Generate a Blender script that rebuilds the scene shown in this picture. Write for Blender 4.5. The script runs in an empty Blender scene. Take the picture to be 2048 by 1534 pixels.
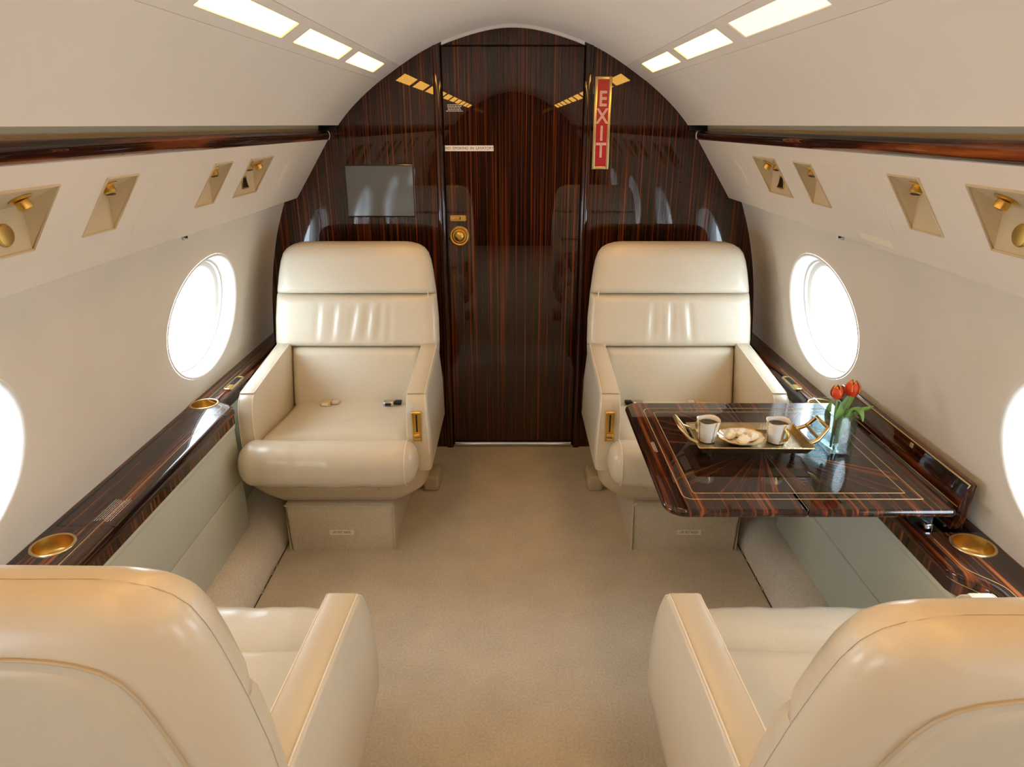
import bpy, bmesh, math, random
from mathutils import Vector, Matrix
random.seed(7)
PI = math.pi
sc = bpy.context.scene
COL = sc.collection

# ------------------------------------------------------------------ camera
F_PX = 1359.0
CAM_H = 1.4793
PITCH = 20.865
cam_d = bpy.data.cameras.new('camera')
cam_d.sensor_width = 36.0
cam_d.lens = F_PX / 2048 * 36.0
cam_d.shift_x = -2.0 / 2048
cam_d.clip_start = 0.02
cam = bpy.data.objects.new('camera', cam_d)
COL.objects.link(cam)
cam.location = (0, 0, CAM_H)
cam.rotation_euler = (math.radians(90 - PITCH), 0, 0)
sc.camera = cam

# ------------------------------------------------------------------ daylight outside, exposure
SKY = 13.5            # bright overcast daylight beyond the oval windows
LAMP = 13.5           # ceiling wash lights
world = bpy.data.worlds.new('overcast_sky')
sc.world = world
world.use_nodes = True
bg = world.node_tree.nodes['Background']
bg.inputs[0].default_value = (0.72, 0.87, 1.0, 1)
bg.inputs[1].default_value = SKY
sc.view_settings.view_transform = 'Standard'
sc.view_settings.look = 'None'
sc.view_settings.gamma = 1.0
sc.view_settings.use_curve_mapping = False
sc.view_settings.exposure = 0.13
sc.cycles.max_bounces = 10
sc.cycles.diffuse_bounces = 6
sc.cycles.glossy_bounces = 5
sc.cycles.transmission_bounces = 10
sc.cycles.transparent_max_bounces = 12
sc.cycles.caustics_reflective = False
sc.cycles.caustics_refractive = False
sc.cycles.sample_clamp_indirect = 6.0

WIN_Y = [2.30, 1.08, -0.14, -1.36]
WIN_Z = 0.855
WIN_A, WIN_B = 0.285, 0.212
D = 3.011            # far bulkhead
BACK = -2.9          # rear end of the cabin behind the camera

# sky portals in the window openings guide daylight sampling (they give off no light of their own)
for s in (-1, 1):
    for wy in WIN_Y:
        l = bpy.data.lights.new('window_portal', 'AREA')
        l.shape = 'RECTANGLE'; l.size = 0.62; l.size_y = 0.62
        l.cycles.is_portal = True
        o = bpy.data.objects.new('window_portal', l)
        COL.objects.link(o)
        o.location = (s * 1.24, wy, WIN_Z)
        o.rotation_euler = (0, s * PI / 2, 0)

# ------------------------------------------------------------------ materials
def lin(h):
    h = h.lstrip('#')
    v = [int(h[i:i + 2], 16) / 255 for i in (0, 2, 4)]
    return tuple(c / 12.92 if c <= 0.04045 else ((c + 0.055) / 1.055) ** 2.4 for c in v) + (1.0,)

def newmat(name):
    m = bpy.data.materials.new(name)
    m.use_nodes = True
    return m, m.node_tree.nodes, m.node_tree.links, m.node_tree.nodes['Principled BSDF']

def plain(name, col, rough=0.5, metal=0.0, coat=0.0, spec=0.5, trans=0.0, ior=1.45, noise=0.0, nscale=30, bump=0.0, bscale=200, coat_rough=0.03, wrinkle=0.0):
    m, N, L, b = newmat(name)
    c = lin(col) if isinstance(col, str) else tuple(col) + (1,)
    b.inputs['Base Color'].default_value = c
    b.inputs['Roughness'].default_value = rough
    b.inputs['Metallic'].default_value = metal
    b.inputs['Coat Weight'].default_value = coat
    b.inputs['Coat Roughness'].default_value = coat_rough
    b.inputs['Specular IOR Level'].default_value = spec
    b.inputs['Transmission Weight'].default_value = trans
    b.inputs['IOR'].default_value = ior
    if noise or bump:
        tc = N.new('ShaderNodeTexCoord')
    if noise:
        n = N.new('ShaderNodeTexNoise'); n.inputs['Scale'].default_value = nscale; n.inputs['Detail'].default_value = 4
        L.new(tc.outputs['Object'], n.inputs['Vector'])
        mx = N.new('ShaderNodeMix'); mx.data_type = 'RGBA'; mx.blend_type = 'MULTIPLY'
        mx.inputs[0].default_value = 1.0
        mr = N.new('ShaderNodeMapRange')
        mr.inputs[1].default_value = 0.3; mr.inputs[2].default_value = 0.7
        mr.inputs[3].default_value = 1 - noise; mr.inputs[4].default_value = 1 + noise
        L.new(n.outputs['Fac'], mr.inputs[0])
        mx.inputs[6].default_value = c
        L.new(mr.outputs[0], mx.inputs[7])
        L.new(mx.outputs[2], b.inputs['Base Color'])
    if bump:
        n2 = N.new('ShaderNodeTexNoise'); n2.inputs['Scale'].default_value = bscale; n2.inputs['Detail'].default_value = 3
        L.new(tc.outputs['Object'], n2.inputs['Vector'])
        bp = N.new('ShaderNodeBump'); bp.inputs['Strength'].default_value = bump; bp.inputs['Distance'].default_value = 0.002
        L.new(n2.outputs['Fac'], bp.inputs['Height'])
        L.new(bp.outputs[0], b.inputs['Normal'])
        if wrinkle:
            n3 = N.new('ShaderNodeTexNoise'); n3.inputs['Scale'].default_value = 22; n3.inputs['Detail'].default_value = 2; n3.inputs['Distortion'].default_value = 0.6
            L.new(tc.outputs['Object'], n3.inputs['Vector'])
            b2 = N.new('ShaderNodeBump'); b2.inputs['Strength'].default_value = wrinkle; b2.inputs['Distance'].default_value = 0.01
            L.new(n3.outputs['Fac'], b2.inputs['Height']); L.new(b2.outputs[0], bp.inputs['Normal'])
    return m

def wood(name, scale, radial=None, bright=1.0, seed=0.0):
    """macassar ebony veneer under clear lacquer; scale = stripe frequency per axis (high across the grain)"""
    m, N, L, b = newmat(name)
    tc = N.new('ShaderNodeTexCoord')
    mp = N.new('ShaderNodeMapping')
    if radial:
        sub = N.new('ShaderNodeVectorMath'); sub.operation = 'SUBTRACT'
        sub.inputs[1].default_value = (radial[0], radial[1], 0)
        L.new(tc.outputs['Object'], sub.inputs[0])
        sp = N.new('ShaderNodeSeparateXYZ'); L.new(sub.outputs[0], sp.inputs[0])
        at = N.new('ShaderNodeMath'); at.operation = 'ARCTAN2'
        L.new(sp.outputs[1], at.inputs[0]); L.new(sp.outputs[0], at.inputs[1])
        ab = N.new('ShaderNodeMath'); ab.operation = 'PINGPONG'; ab.inputs[1].default_value = PI / 8
        L.new(at.outputs[0], ab.inputs[0])
        ln = N.new('ShaderNodeVectorMath'); ln.operation = 'LENGTH'; L.new(sub.outputs[0], ln.inputs[0])
        fl = N.new('ShaderNodeMath'); fl.operation = 'DIVIDE'; fl.inputs[1].default_value = PI / 8
        L.new(at.outputs[0], fl.inputs[0])
        rd = N.new('ShaderNodeMath'); rd.operation = 'FLOOR'; L.new(fl.outputs[0], rd.inputs[0])
        cb = N.new('ShaderNodeCombineXYZ')
        L.new(ab.outputs[0], cb.inputs[0]); L.new(ln.outputs['Value'], cb.inputs[1]); L.new(rd.outputs[0], cb.inputs[2])
        L.new(cb.outputs[0], mp.inputs[0])
    else:
        L.new(tc.outputs['Object'], mp.inputs[0])
    mp.inputs['Scale'].default_value = scale
    mp.inputs['Location'].default_value = (seed, seed, seed)
    n1 = N.new('ShaderNodeTexNoise'); n1.inputs['Scale'].default_value = 1.0; n1.inputs['Detail'].default_value = 5; n1.inputs['Roughness'].default_value = 0.62
    L.new(mp.outputs[0], n1.inputs['Vector'])
    r1 = N.new('ShaderNodeValToRGB')
    e = r1.color_ramp.elements
    def c(h):
        v = lin(h); return (v[0] * bright, v[1] * bright, v[2] * bright, 1)
    e[0].position = 0.36; e[0].color = c('#120907')
    e[1].position = 0.72; e[1].color = c('#8a4a1e')
    x = e.new(0.46); x.color = c('#1d0d09')
    x = e.new(0.54); x.color = c('#341609')
    x = e.new(0.60); x.color = c('#5c2a10')
    L.new(n1.outputs['Fac'], r1.inputs[0])
    L.new(r1.outputs[0], b.inputs['Base Color'])
    b.inputs['Roughness'].default_value = 0.35
    b.inputs['Specular IOR Level'].default_value = 0.03
    b.inputs['Coat Weight'].default_value = 1.0
    b.inputs['Coat Roughness'].default_value = 0.004
    b.inputs['Coat IOR'].default_value = 1.55
    return m

def carpet(name, col, scale=420):
    m, N, L, b = newmat(name)
    tc = N.new('ShaderNodeTexCoord')
    v = N.new('ShaderNodeTexVoronoi'); v.inputs['Scale'].default_value = scale
    L.new(tc.outputs['Object'], v.inputs['Vector'])
    n = N.new('ShaderNodeTexNoise'); n.inputs['Scale'].default_value = 6; n.inputs['Detail'].default_value = 6
    L.new(tc.outputs['Object'], n.inputs['Vector'])
    n3 = N.new('ShaderNodeTexNoise'); n3.inputs['Scale'].default_value = 150; n3.inputs['Detail'].default_value = 3
    L.new(tc.outputs['Object'], n3.inputs['Vector'])
    a = N.new('ShaderNodeMath'); a.operation = 'MULTIPLY_ADD'
    a.inputs[1].default_value = 0.35; L.new(n.outputs['Fac'], a.inputs[0]); a.inputs[2].default_value = 0.58
    a2 = N.new('ShaderNodeMath'); a2.operation = 'MULTIPLY_ADD'; a2.inputs[1].default_value = 0.5
    L.new(n3.outputs['Fac'], a2.inputs[0]); L.new(a.outputs[0], a2.inputs[2])
    mx = N.new('ShaderNodeMix'); mx.data_type = 'RGBA'; mx.blend_type = 'MULTIPLY'; mx.inputs[0].default_value = 1
    mx.inputs[6].default_value = lin(col); L.new(a2.outputs[0], mx.inputs[7])
    L.new(mx.outputs[2], b.inputs['Base Color'])
    b.inputs['Roughness'].default_value = 0.95
    b.inputs['Specular IOR Level'].default_value = 0.1
    b.inputs['Sheen Weight'].default_value = 0.15
    ad = N.new('ShaderNodeMath'); ad.operation = 'ADD'
    L.new(v.outputs['Distance'], ad.inputs[0]); L.new(n3.outputs['Fac'], ad.inputs[1])
    bp = N.new('ShaderNodeBump'); bp.inputs['Strength'].default_value = 0.7; bp.inputs['Distance'].default_value = 0.003; bp.invert = True
    L.new(ad.outputs[0], bp.inputs['Height']); L.new(bp.outputs[0], b.inputs['Normal'])
    return m

def emit(name, col, strength):
    m, N, L, b = newmat(name)
    b.inputs['Base Color'].default_value = (0.8, 0.75, 0.65, 1)
    b.inputs['Emission Color'].default_value = col
    b.inputs['Emission Strength'].default_value = strength
    b.inputs['Roughness'].default_value = 0.4
    return m

def thin_glass(name, tint=(1, 1, 1), refl=0.08):
    m, N, L, b = newmat(name)
    out = N['Material Output']
    N.remove(b)
    t = N.new('ShaderNodeBsdfTransparent'); t.inputs[0].default_value = tint + (1,)
    g = N.new('ShaderNodeBsdfGlossy'); g.inputs['Roughness'].default_value = 0.01
    mx = N.new('ShaderNodeMixShader'); mx.inputs[0].default_value = refl
    L.new(t.outputs[0], mx.inputs[1]); L.new(g.outputs[0], mx.inputs[2]); L.new(mx.outputs[0], out.inputs[0])
    return m

def clear_glass(name, tint, f0):
    """thin clear glass: transparent, mirror-like towards grazing angles"""
    m, N, L, b = newmat(name)
    out = N['Material Output']
    N.remove(b)
    t = N.new('ShaderNodeBsdfTransparent'); t.inputs[0].default_value = tint + (1,)
    g = N.new('ShaderNodeBsdfGlossy'); g.inputs['Roughness'].default_value = 0.005
    lw = N.new('ShaderNodeLayerWeight')
    pw = N.new('ShaderNodeMath'); pw.operation = 'POWER'; pw.inputs[1].default_value = 4.0
    L.new(lw.outputs['Facing'], pw.inputs[0])
    ma = N.new('ShaderNodeMath'); ma.operation = 'MULTIPLY_ADD'; ma.inputs[1].default_value = 1 - f0; ma.inputs[2].default_value = f0
    L.new(pw.outputs[0], ma.inputs[0])
    mx = N.new('ShaderNodeMixShader'); L.new(ma.outputs[0], mx.inputs[0])
    L.new(t.outputs[0], mx.inputs[1]); L.new(g.outputs[0], mx.inputs[2]); L.new(mx.outputs[0], out.inputs[0])
    return m

M = {}
M['wall'] = plain('cream_wall_covering', '#e4dccf', 0.62, spec=0.25, noise=0.03, nscale=5, bump=0.06, bscale=500)
M['ceiling'] = plain('cream_headliner', '#ece4d9', 0.6, spec=0.25, noise=0.02, nscale=4, bump=0.05, bscale=500)
M['ceiling_mid'] = plain('pale_headliner', '#f8f3eb', 0.6, spec=0.25, noise=0.02, nscale=4, bump=0.05, bscale=500)  # same headliner, colour lightened to make up for light missing on the mid ceiling
M['psu'] = plain('cream_service_panel', '#e9dfd2', 0.5, spec=0.35, noise=0.02, nscale=6)
M['recess'] = plain('beige_moulding', '#cdbb98', 0.5, spec=0.4)
M['leather'] = plain('cream_leather', '#d2c7b1', 0.32, spec=0.5, coat=0.25, coat_rough=0.2, noise=0.02, nscale=8, bump=0.10, bscale=260, wrinkle=0.12)
M['leather_low'] = plain('tan_leather', '#c0b094', 0.42, spec=0.5, coat=0.10, coat_rough=0.3, noise=0.02, nscale=8, bump=0.10, bscale=260)
M['stitch'] = plain('pale_piping', '#efe6d2', 0.5)
M['crease'] = plain('dark_crease', '#3a2c1c', 0.8)
M['panel'] = plain('sage_leather', '#c0c2b2', 0.5, spec=0.4, noise=0.02, nscale=8, bump=0.10, bscale=300)
M['carpet'] = carpet('beige_carpet', '#d3c6af')
M['carpet2'] = carpet('pale_carpet', '#e0d6c4')
M['wood_x'] = wood('ebony_vertical_grain', (120, 3, 0.7), bright=1.2)
M['wood_y'] = wood('ebony_lengthwise_grain', (85, 1.5, 22), bright=1.35, seed=3)
M['wood_fascia'] = wood('ebony_upright_grain', (4, 75, 2), bright=1.4, seed=9)
M['wood_field'] = wood('ebony_sunburst_veneer', (17, 1.6, 7.3), radial=(0.675, 1.66), bright=1.15)
M['gold'] = plain('polished_gold', '#e6be6a', 0.33, metal=1.0)
M['gold_satin'] = plain('satin_gold', '#d8b266', 0.34, metal=1.0, noise=0.1, nscale=40)
M['brass_line'] = plain('brass_inlay', '#d8bf86', 0.35, metal=0.6)
M['chrome'] = plain('polished_steel', '#c9c9cc', 0.12, metal=1.0)
M['black'] = plain('black_plastic', '#0d0c0c', 0.4)
M['blackgloss'] = plain('dark_lacquer', '#150b09', 0.25, coat=1.0)
M['grey'] = plain('grey_edging', '#dedcd8', 0.35)
M['screen'] = plain('grey_screen_glass', '#6f7274', 0.06, metal=0.55, spec=0.8)
M['red'] = plain('red_sign_face', '#b3202a', 0.35)
M['pink'] = plain('pale_pink_lettering', '#dba79a', 0.5)
M['pinkline'] = plain('bright_pink_outline', '#efcfc4', 0.4)
M['white'] = plain('white_placard', '#efe9e0', 0.4)
M['ivory'] = plain('ivory_placard', '#f1e9d4', 0.45)
M['ink'] = plain('black_ink', '#17130f', 0.6)
M['whiteink'] = plain('white_ink', '#d9d5ce', 0.6)
M['goldframe'] = plain('brushed_gold_frame', '#dcc08a', 0.28, metal=1.0)
M['pane'] = thin_glass('window_acrylic', (0.97, 0.98, 0.99), 0.05)
M['reveal'] = plain('white_window_reveal', '#eeeae4', 0.4, spec=0.4)
M['lamp'] = emit('lit_lamp_lens', (1.0, 0.50, 0.085, 1), LAMP)
M['lampdim'] = emit('dim_lamp_lens', (1.0, 0.80, 0.58, 1), 1.05)
M['porcelain'] = plain('white_porcelain', '#f3efe8', 0.15, coat=0.5)
M['coffee'] = plain('black_coffee', '#150a05', 0.08)
M['tray'] = plain('hammered_pale_gold', '#b8a57e', 0.3, metal=1.0, noise=0.12, nscale=60, bump=0.5, bscale=240)
M['pastry'] = plain('sugared_pastry', '#f4e8cc', 0.7, noise=0.10, nscale=60, bump=0.6, bscale=130)
M['pastry_base'] = plain('baked_pastry_edge', '#7a4522', 0.7)
M['glass'] = clear_glass('clear_vase_glass', (0.93, 0.98, 0.98), 0.20)
M['water'] = clear_glass('water', (0.93, 0.98, 0.98), 0.10)
M['stem'] = plain('tulip_stem', '#7ea35a', 0.45)
M['leaf'] = plain('tulip_leaf', '#7aa85c', 0.42, noise=0.2, nscale=25)
M['petal'] = plain('orange_red_petal', '#d8471f', 0.45, noise=0.18, nscale=40)
M['petal_edge'] = plain('amber_petal_tip', '#eb9a34', 0.45)

# ------------------------------------------------------------------ builders
def tag(o, label=None, cat=None, group=None, kind=None):
    if label: o['label'] = label
    if cat: o['category'] = cat
    if group: o['group'] = group
    if kind: o['kind'] = kind
    return o

def link(name, me, parent=None):
    o = bpy.data.objects.new(name, me)
    COL.objects.link(o)
    if parent is not None:
        o.parent = parent
        o.matrix_parent_inverse = Matrix.Translation(-Vector(parent.location)) if parent.type == 'EMPTY' and parent.parent is None else Matrix.Identity(4)
        if parent.parent is not None or parent.type != 'EMPTY':
            o.matrix_parent_inverse = Matrix.Identity(4)
    return o

def empty(name, loc=(0, 0, 0)):
    o = bpy.data.objects.new(name, None)
    COL.objects.link(o)
    o.location = loc
    o.empty_display_size = 0.05
    return o

def mesh(name, V, Fc, mat, parent=None, smooth=True, angle=40, fix=True, mats=None, midx=None, flatcap=False):
    me = bpy.data.meshes.new(name)
    me.from_pydata([tuple(v) for v in V], [], Fc)
    bm = bmesh.new(); bm.from_mesh(me)
    bmesh.ops.remove_doubles(bm, verts=bm.verts, dist=1e-6)
    if fix:
        bmesh.ops.recalc_face_normals(bm, faces=bm.faces)
    bm.to_mesh(me); bm.free()
    if mats:
        for x in mats: me.materials.append(M[x])
    else:
        me.materials.append(M[mat])
    if midx and len(midx) == len(me.polygons):
        me.polygons.foreach_set('material_index', midx)
    if smooth:
        me.polygons.foreach_set('use_smooth', [True] * len(me.polygons))
        me.set_sharp_from_angle(angle=math.radians(angle))
        if flatcap:
            for p in me.polygons:
                if len(p.vertices) > 6: p.use_smooth = False
    me.update()
    return link(name, me, parent)

def grid_faces(nu, nv, off=0, cu=False, cv=False):
    f = []
    for i in range(nu if cu else nu - 1):
        for j in range(nv if cv else nv - 1):
            a = i * nv + j; b = ((i + 1) % nu) * nv + j
            c = ((i + 1) % nu) * nv + (j + 1) % nv; d = i * nv + (j + 1) % nv
            f.append((a + off, b + off, c + off, d + off))
    return f

def loft(rings, closed=True, cap=True):
    n = len(rings[0]); V = [p for r in rings for p in r]
    Fc = grid_faces(len(rings), n, 0, False, closed)
    if cap and closed:
        Fc.append(tuple(range(n))); k = (len(rings) - 1) * n
        Fc.append(tuple(range(k, k + n)))
    return V, Fc

def extrude_profile(prof, y0, y1, ny=2):
    return loft([[(x, y0 + (y1 - y0) * i / (ny - 1), z) for x, z in prof] for i in range(ny)], closed=False)

def tube(pts, r, n=8, closed=False, cap=True, sy=1.0):
    pts = [Vector(p) for p in pts]; rings = []; m = len(pts)
    up = Vector((0, 0, 1))
    for i, p in enumerate(pts):
        a = pts[(i - 1) % m] if (closed or i > 0) else p
        b = pts[(i + 1) % m] if (closed or i < m - 1) else p
        t = (b - a).normalized()
        u = up if abs(t.dot(up)) < 0.95 else Vector((1, 0, 0))
        s = t.cross(u).normalized(); w = s.cross(t).normalized()
        rr = r[i] if isinstance(r, (list, tuple)) else r
        rings.append([p + s * math.cos(2 * PI * k / n) * rr + w * math.sin(2 * PI * k / n) * rr * sy for k in range(n)])
    if closed:
        V = [p for q in rings for p in q]
        return V, grid_faces(m, n, 0, True, True)
    return loft(rings, True, cap)

def rbox(x0, x1, y0, y1, z0, z1, r=0.004, seg=3):
    bm = bmesh.new()
    bmesh.ops.create_cube(bm, size=1)
    for v in bm.verts:
        v.co = Vector(((x0 + x1) / 2 + v.co.x * (x1 - x0), (y0 + y1) / 2 + v.co.y * (y1 - y0), (z0 + z1) / 2 + v.co.z * (z1 - z0)))
    if r > 0:
        r = min(r, 0.49 * min(x1 - x0, y1 - y0, z1 - z0))
        bmesh.ops.bevel(bm, geom=list(bm.edges), offset=r, segments=seg, profile=0.5, affect='EDGES')
    bm.verts.ensure_lookup_table(); bm.verts.index_update()
    V = [v.co.copy() for v in bm.verts]; Fc = [tuple(v.index for v in f.verts) for f in bm.faces]
    bm.free()
    return V, Fc

def join(*parts):
    V, Fc = [], []
    for v, f in parts:
        k = len(V); V += list(v); Fc += [tuple(i + k for i in q) for q in f]
    return V, Fc

def xform(vf, mat):
    return [mat @ Vector(v) for v in vf[0]], vf[1]

def lathe(prof, n=32, c=(0, 0, 0), f=None, cap=True):
    """prof = (radius, z) list"""
    rings = []
    for r, z in prof:
        rings.append([(c[0] + r * (f(2 * PI * k / n) if f else 1) * math.cos(2 * PI * k / n), c[1] + r * (f(2 * PI * k / n) if f else 1) * math.sin(2 * PI * k / n), c[2] + z) for k in range(n)])
    return loft(rings, True, cap)

def prism(outline, layers):
    """outline(inset)->[(x,y)], layers=[(z, inset)]"""
    return loft([[(x, y, z) for x, y in outline(i)] for z, i in layers], True, True)

def rrect(x0, x1, y0, y1, r, seg=6, inset=0.0, radii=None):
    x0 += inset; x1 -= inset; y0 += inset; y1 -= inset
    rs = radii or (r, r, r, r)
    rs = [max(q - inset, 0.0008) for q in rs]
    out = []
    for (cx, cy, a0, q) in ((x1 - rs[0], y1 - rs[0], 0, rs[0]), (x0 + rs[1], y1 - rs[1], PI / 2, rs[1]), (x0 + rs[2], y0 + rs[2], PI, rs[2]), (x1 - rs[3], y0 + rs[3], 1.5 * PI, rs[3])):
        for k in range(seg + 1):
            a = a0 + PI / 2 * k / seg
            out.append((cx + q * math.cos(a), cy + q * math.sin(a)))
    return out

def smooth01(t):
    t = max(0, min(1, t)); return t * t * (3 - 2 * t)

def interp(tab, x):
    if x <= tab[0][0]: return tab[0][1]
    for (a, fa), (b, fb) in zip(tab, tab[1:]):
        if x <= b: return fa + (fb - fa) * (x - a) / (b - a)
    return tab[-1][1]

def boolean_cut(o, cutters):
    for vf in cutters:
        c = mesh('cutter', vf[0], vf[1], 'black', smooth=False)
        md = o.modifiers.new('cut', 'BOOLEAN'); md.operation = 'DIFFERENCE'; md.solver = 'EXACT'; md.object = c
        dg = bpy.context.evaluated_depsgraph_get(); dg.update()
        me = bpy.data.meshes.new_from_object(o.evaluated_get(dg))
        o.modifiers.clear()
        o.data = me
        cm = c.data; bpy.data.objects.remove(c); bpy.data.meshes.remove(cm)
    o.data.polygons.foreach_set('use_smooth', [True] * len(o.data.polygons))
    o.data.set_sharp_from_angle(angle=math.radians(35))

def text_mesh(name, body, size, mat, M4, parent=None, extrude=0.0004, spacing=1.0, align='CENTER', offset=0.0, squeeze=1.0):
    cu = bpy.data.curves.new(name, 'FONT')
    cu.body = body; cu.size = size; cu.align_x = align; cu.align_y = 'CENTER'
    cu.extrude = extrude; cu.space_character = spacing; cu.offset = offset
    t = bpy.data.objects.new('tmp_text', cu); COL.objects.link(t)
    dg = bpy.context.evaluated_depsgraph_get(); dg.update()
    me = bpy.data.meshes.new_from_object(t.evaluated_get(dg))
    bpy.data.objects.remove(t); bpy.data.curves.remove(cu)
    me.transform(Matrix.Diagonal((squeeze, 1, 1, 1)))
    me.transform(M4)
    me.materials.clear(); me.materials.append(M[mat])
    me.name = name
    return link(name, me, parent)

def FACE_MY(x, y, z, rot=0.0):   # text plane facing -Y at a point
    return Matrix.Translation((x, y, z)) @ Matrix.Rotation(rot, 4, 'Y') @ Matrix.Rotation(PI / 2, 4, 'X')

def tiny_lines(name, n, w, h, mat, M4, parent, seed=1, thick=0.45):
    """printed lines too small to read: rows of word-length bars"""
    rr = random.Random(seed); parts = []
    for i in range(n):
        y = h / 2 - (i + 0.5) * h / n
        ww = w * rr.uniform(0.7, 1.0); x = -ww / 2
        while x < ww / 2 - 0.002:
            l = min(rr.uniform(0.004, 0.011), ww / 2 - x)
            parts.append(rbox(x, x + l, y - h / n * thick / 2, y + h / n * thick / 2, 0, 0.0003, 0))
            x += l + 0.002
    v, f = xform(join(*parts), M4)
    return mesh(name, v, f, mat, parent, smooth=False)

# ------------------------------------------------------------------ cabin shell
CEIL = [(0, 1.85), (.07, 1.8455), (.14, 1.832), (.21, 1.813), (.285, 1.788), (.34, 1.764), (.395, 1.736), (.455, 1.700)]
LSTRIP = [(.455, 1.700), (.54, 1.6445)]
UPPER = [(.54, 1.6445), (.60, 1.599), (.655, 1.551), (.69, 1.516), (.716, 1.487), (.722, 1.479), (.7235, 1.4765), (.728, 1.4765), (.80, 1.488)]
WALLP = [(1.105, .56), (1.103, .585), (1.098, .65), (1.0905, .725), (1.082, .80), (1.072, .86), (1.06, .92), (1.046, .98), (1.03, 1.04), (1.008, 1.105), (.983, 1.17), (.975, 1.19)]
def wall_x(z):
    return interp([(zz, xx) for xx, zz in WALLP], z)

def arc_smooth(prof, n=4):
    """Catmull-Rom refinement of a profile"""
    P = [Vector((x, z, 0)) for x, z in prof]; out = []
    for i in range(len(P) - 1):
        p0 = P[max(i - 1, 0)]; p1 = P[i]; p2 = P[i + 1]; p3 = P[min(i + 2, len(P) - 1)]
        for k in range(n):
            t = k / n
            q = 0.5 * ((2 * p1) + (p2 - p0) * t + (2 * p0 - 5 * p1 + 4 * p2 - p3) * t * t + (3 * p1 - p0 - 3 * p2 + p3) * t ** 3)
            out.append((q.x, q.y))
    out.append(prof[-1])
    return out

full = [(-x, z) for x, z in reversed(CEIL[1:])] + CEIL
V, Fc = extrude_profile(arc_smooth(full, 3), BACK, D)
tag(mesh('ceiling', V, Fc, 'ceiling_mid', fix=False), 'cream curved headliner along the middle of the cabin', kind='structure')

def xs(prof, s): return [(s * x, z) for x, z in prof]

LIGHTS = []
y0 = 1.245
while y0 > BACK + 0.3:
    LIGHTS.append(y0); y0 -= 0.533
LIGHTS = sorted(LIGHTS + [1.778, 2.311])
LLEN = 0.445
side_name = {-1: 'left', 1: 'right'}
trim_n = [0]
def trim(V, Fc, mat, label, **k):
    trim_n[0] += 1
    return tag(mesh('trim_%d' % trim_n[0], V, Fc, mat, **k), label, kind='structure')

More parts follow.
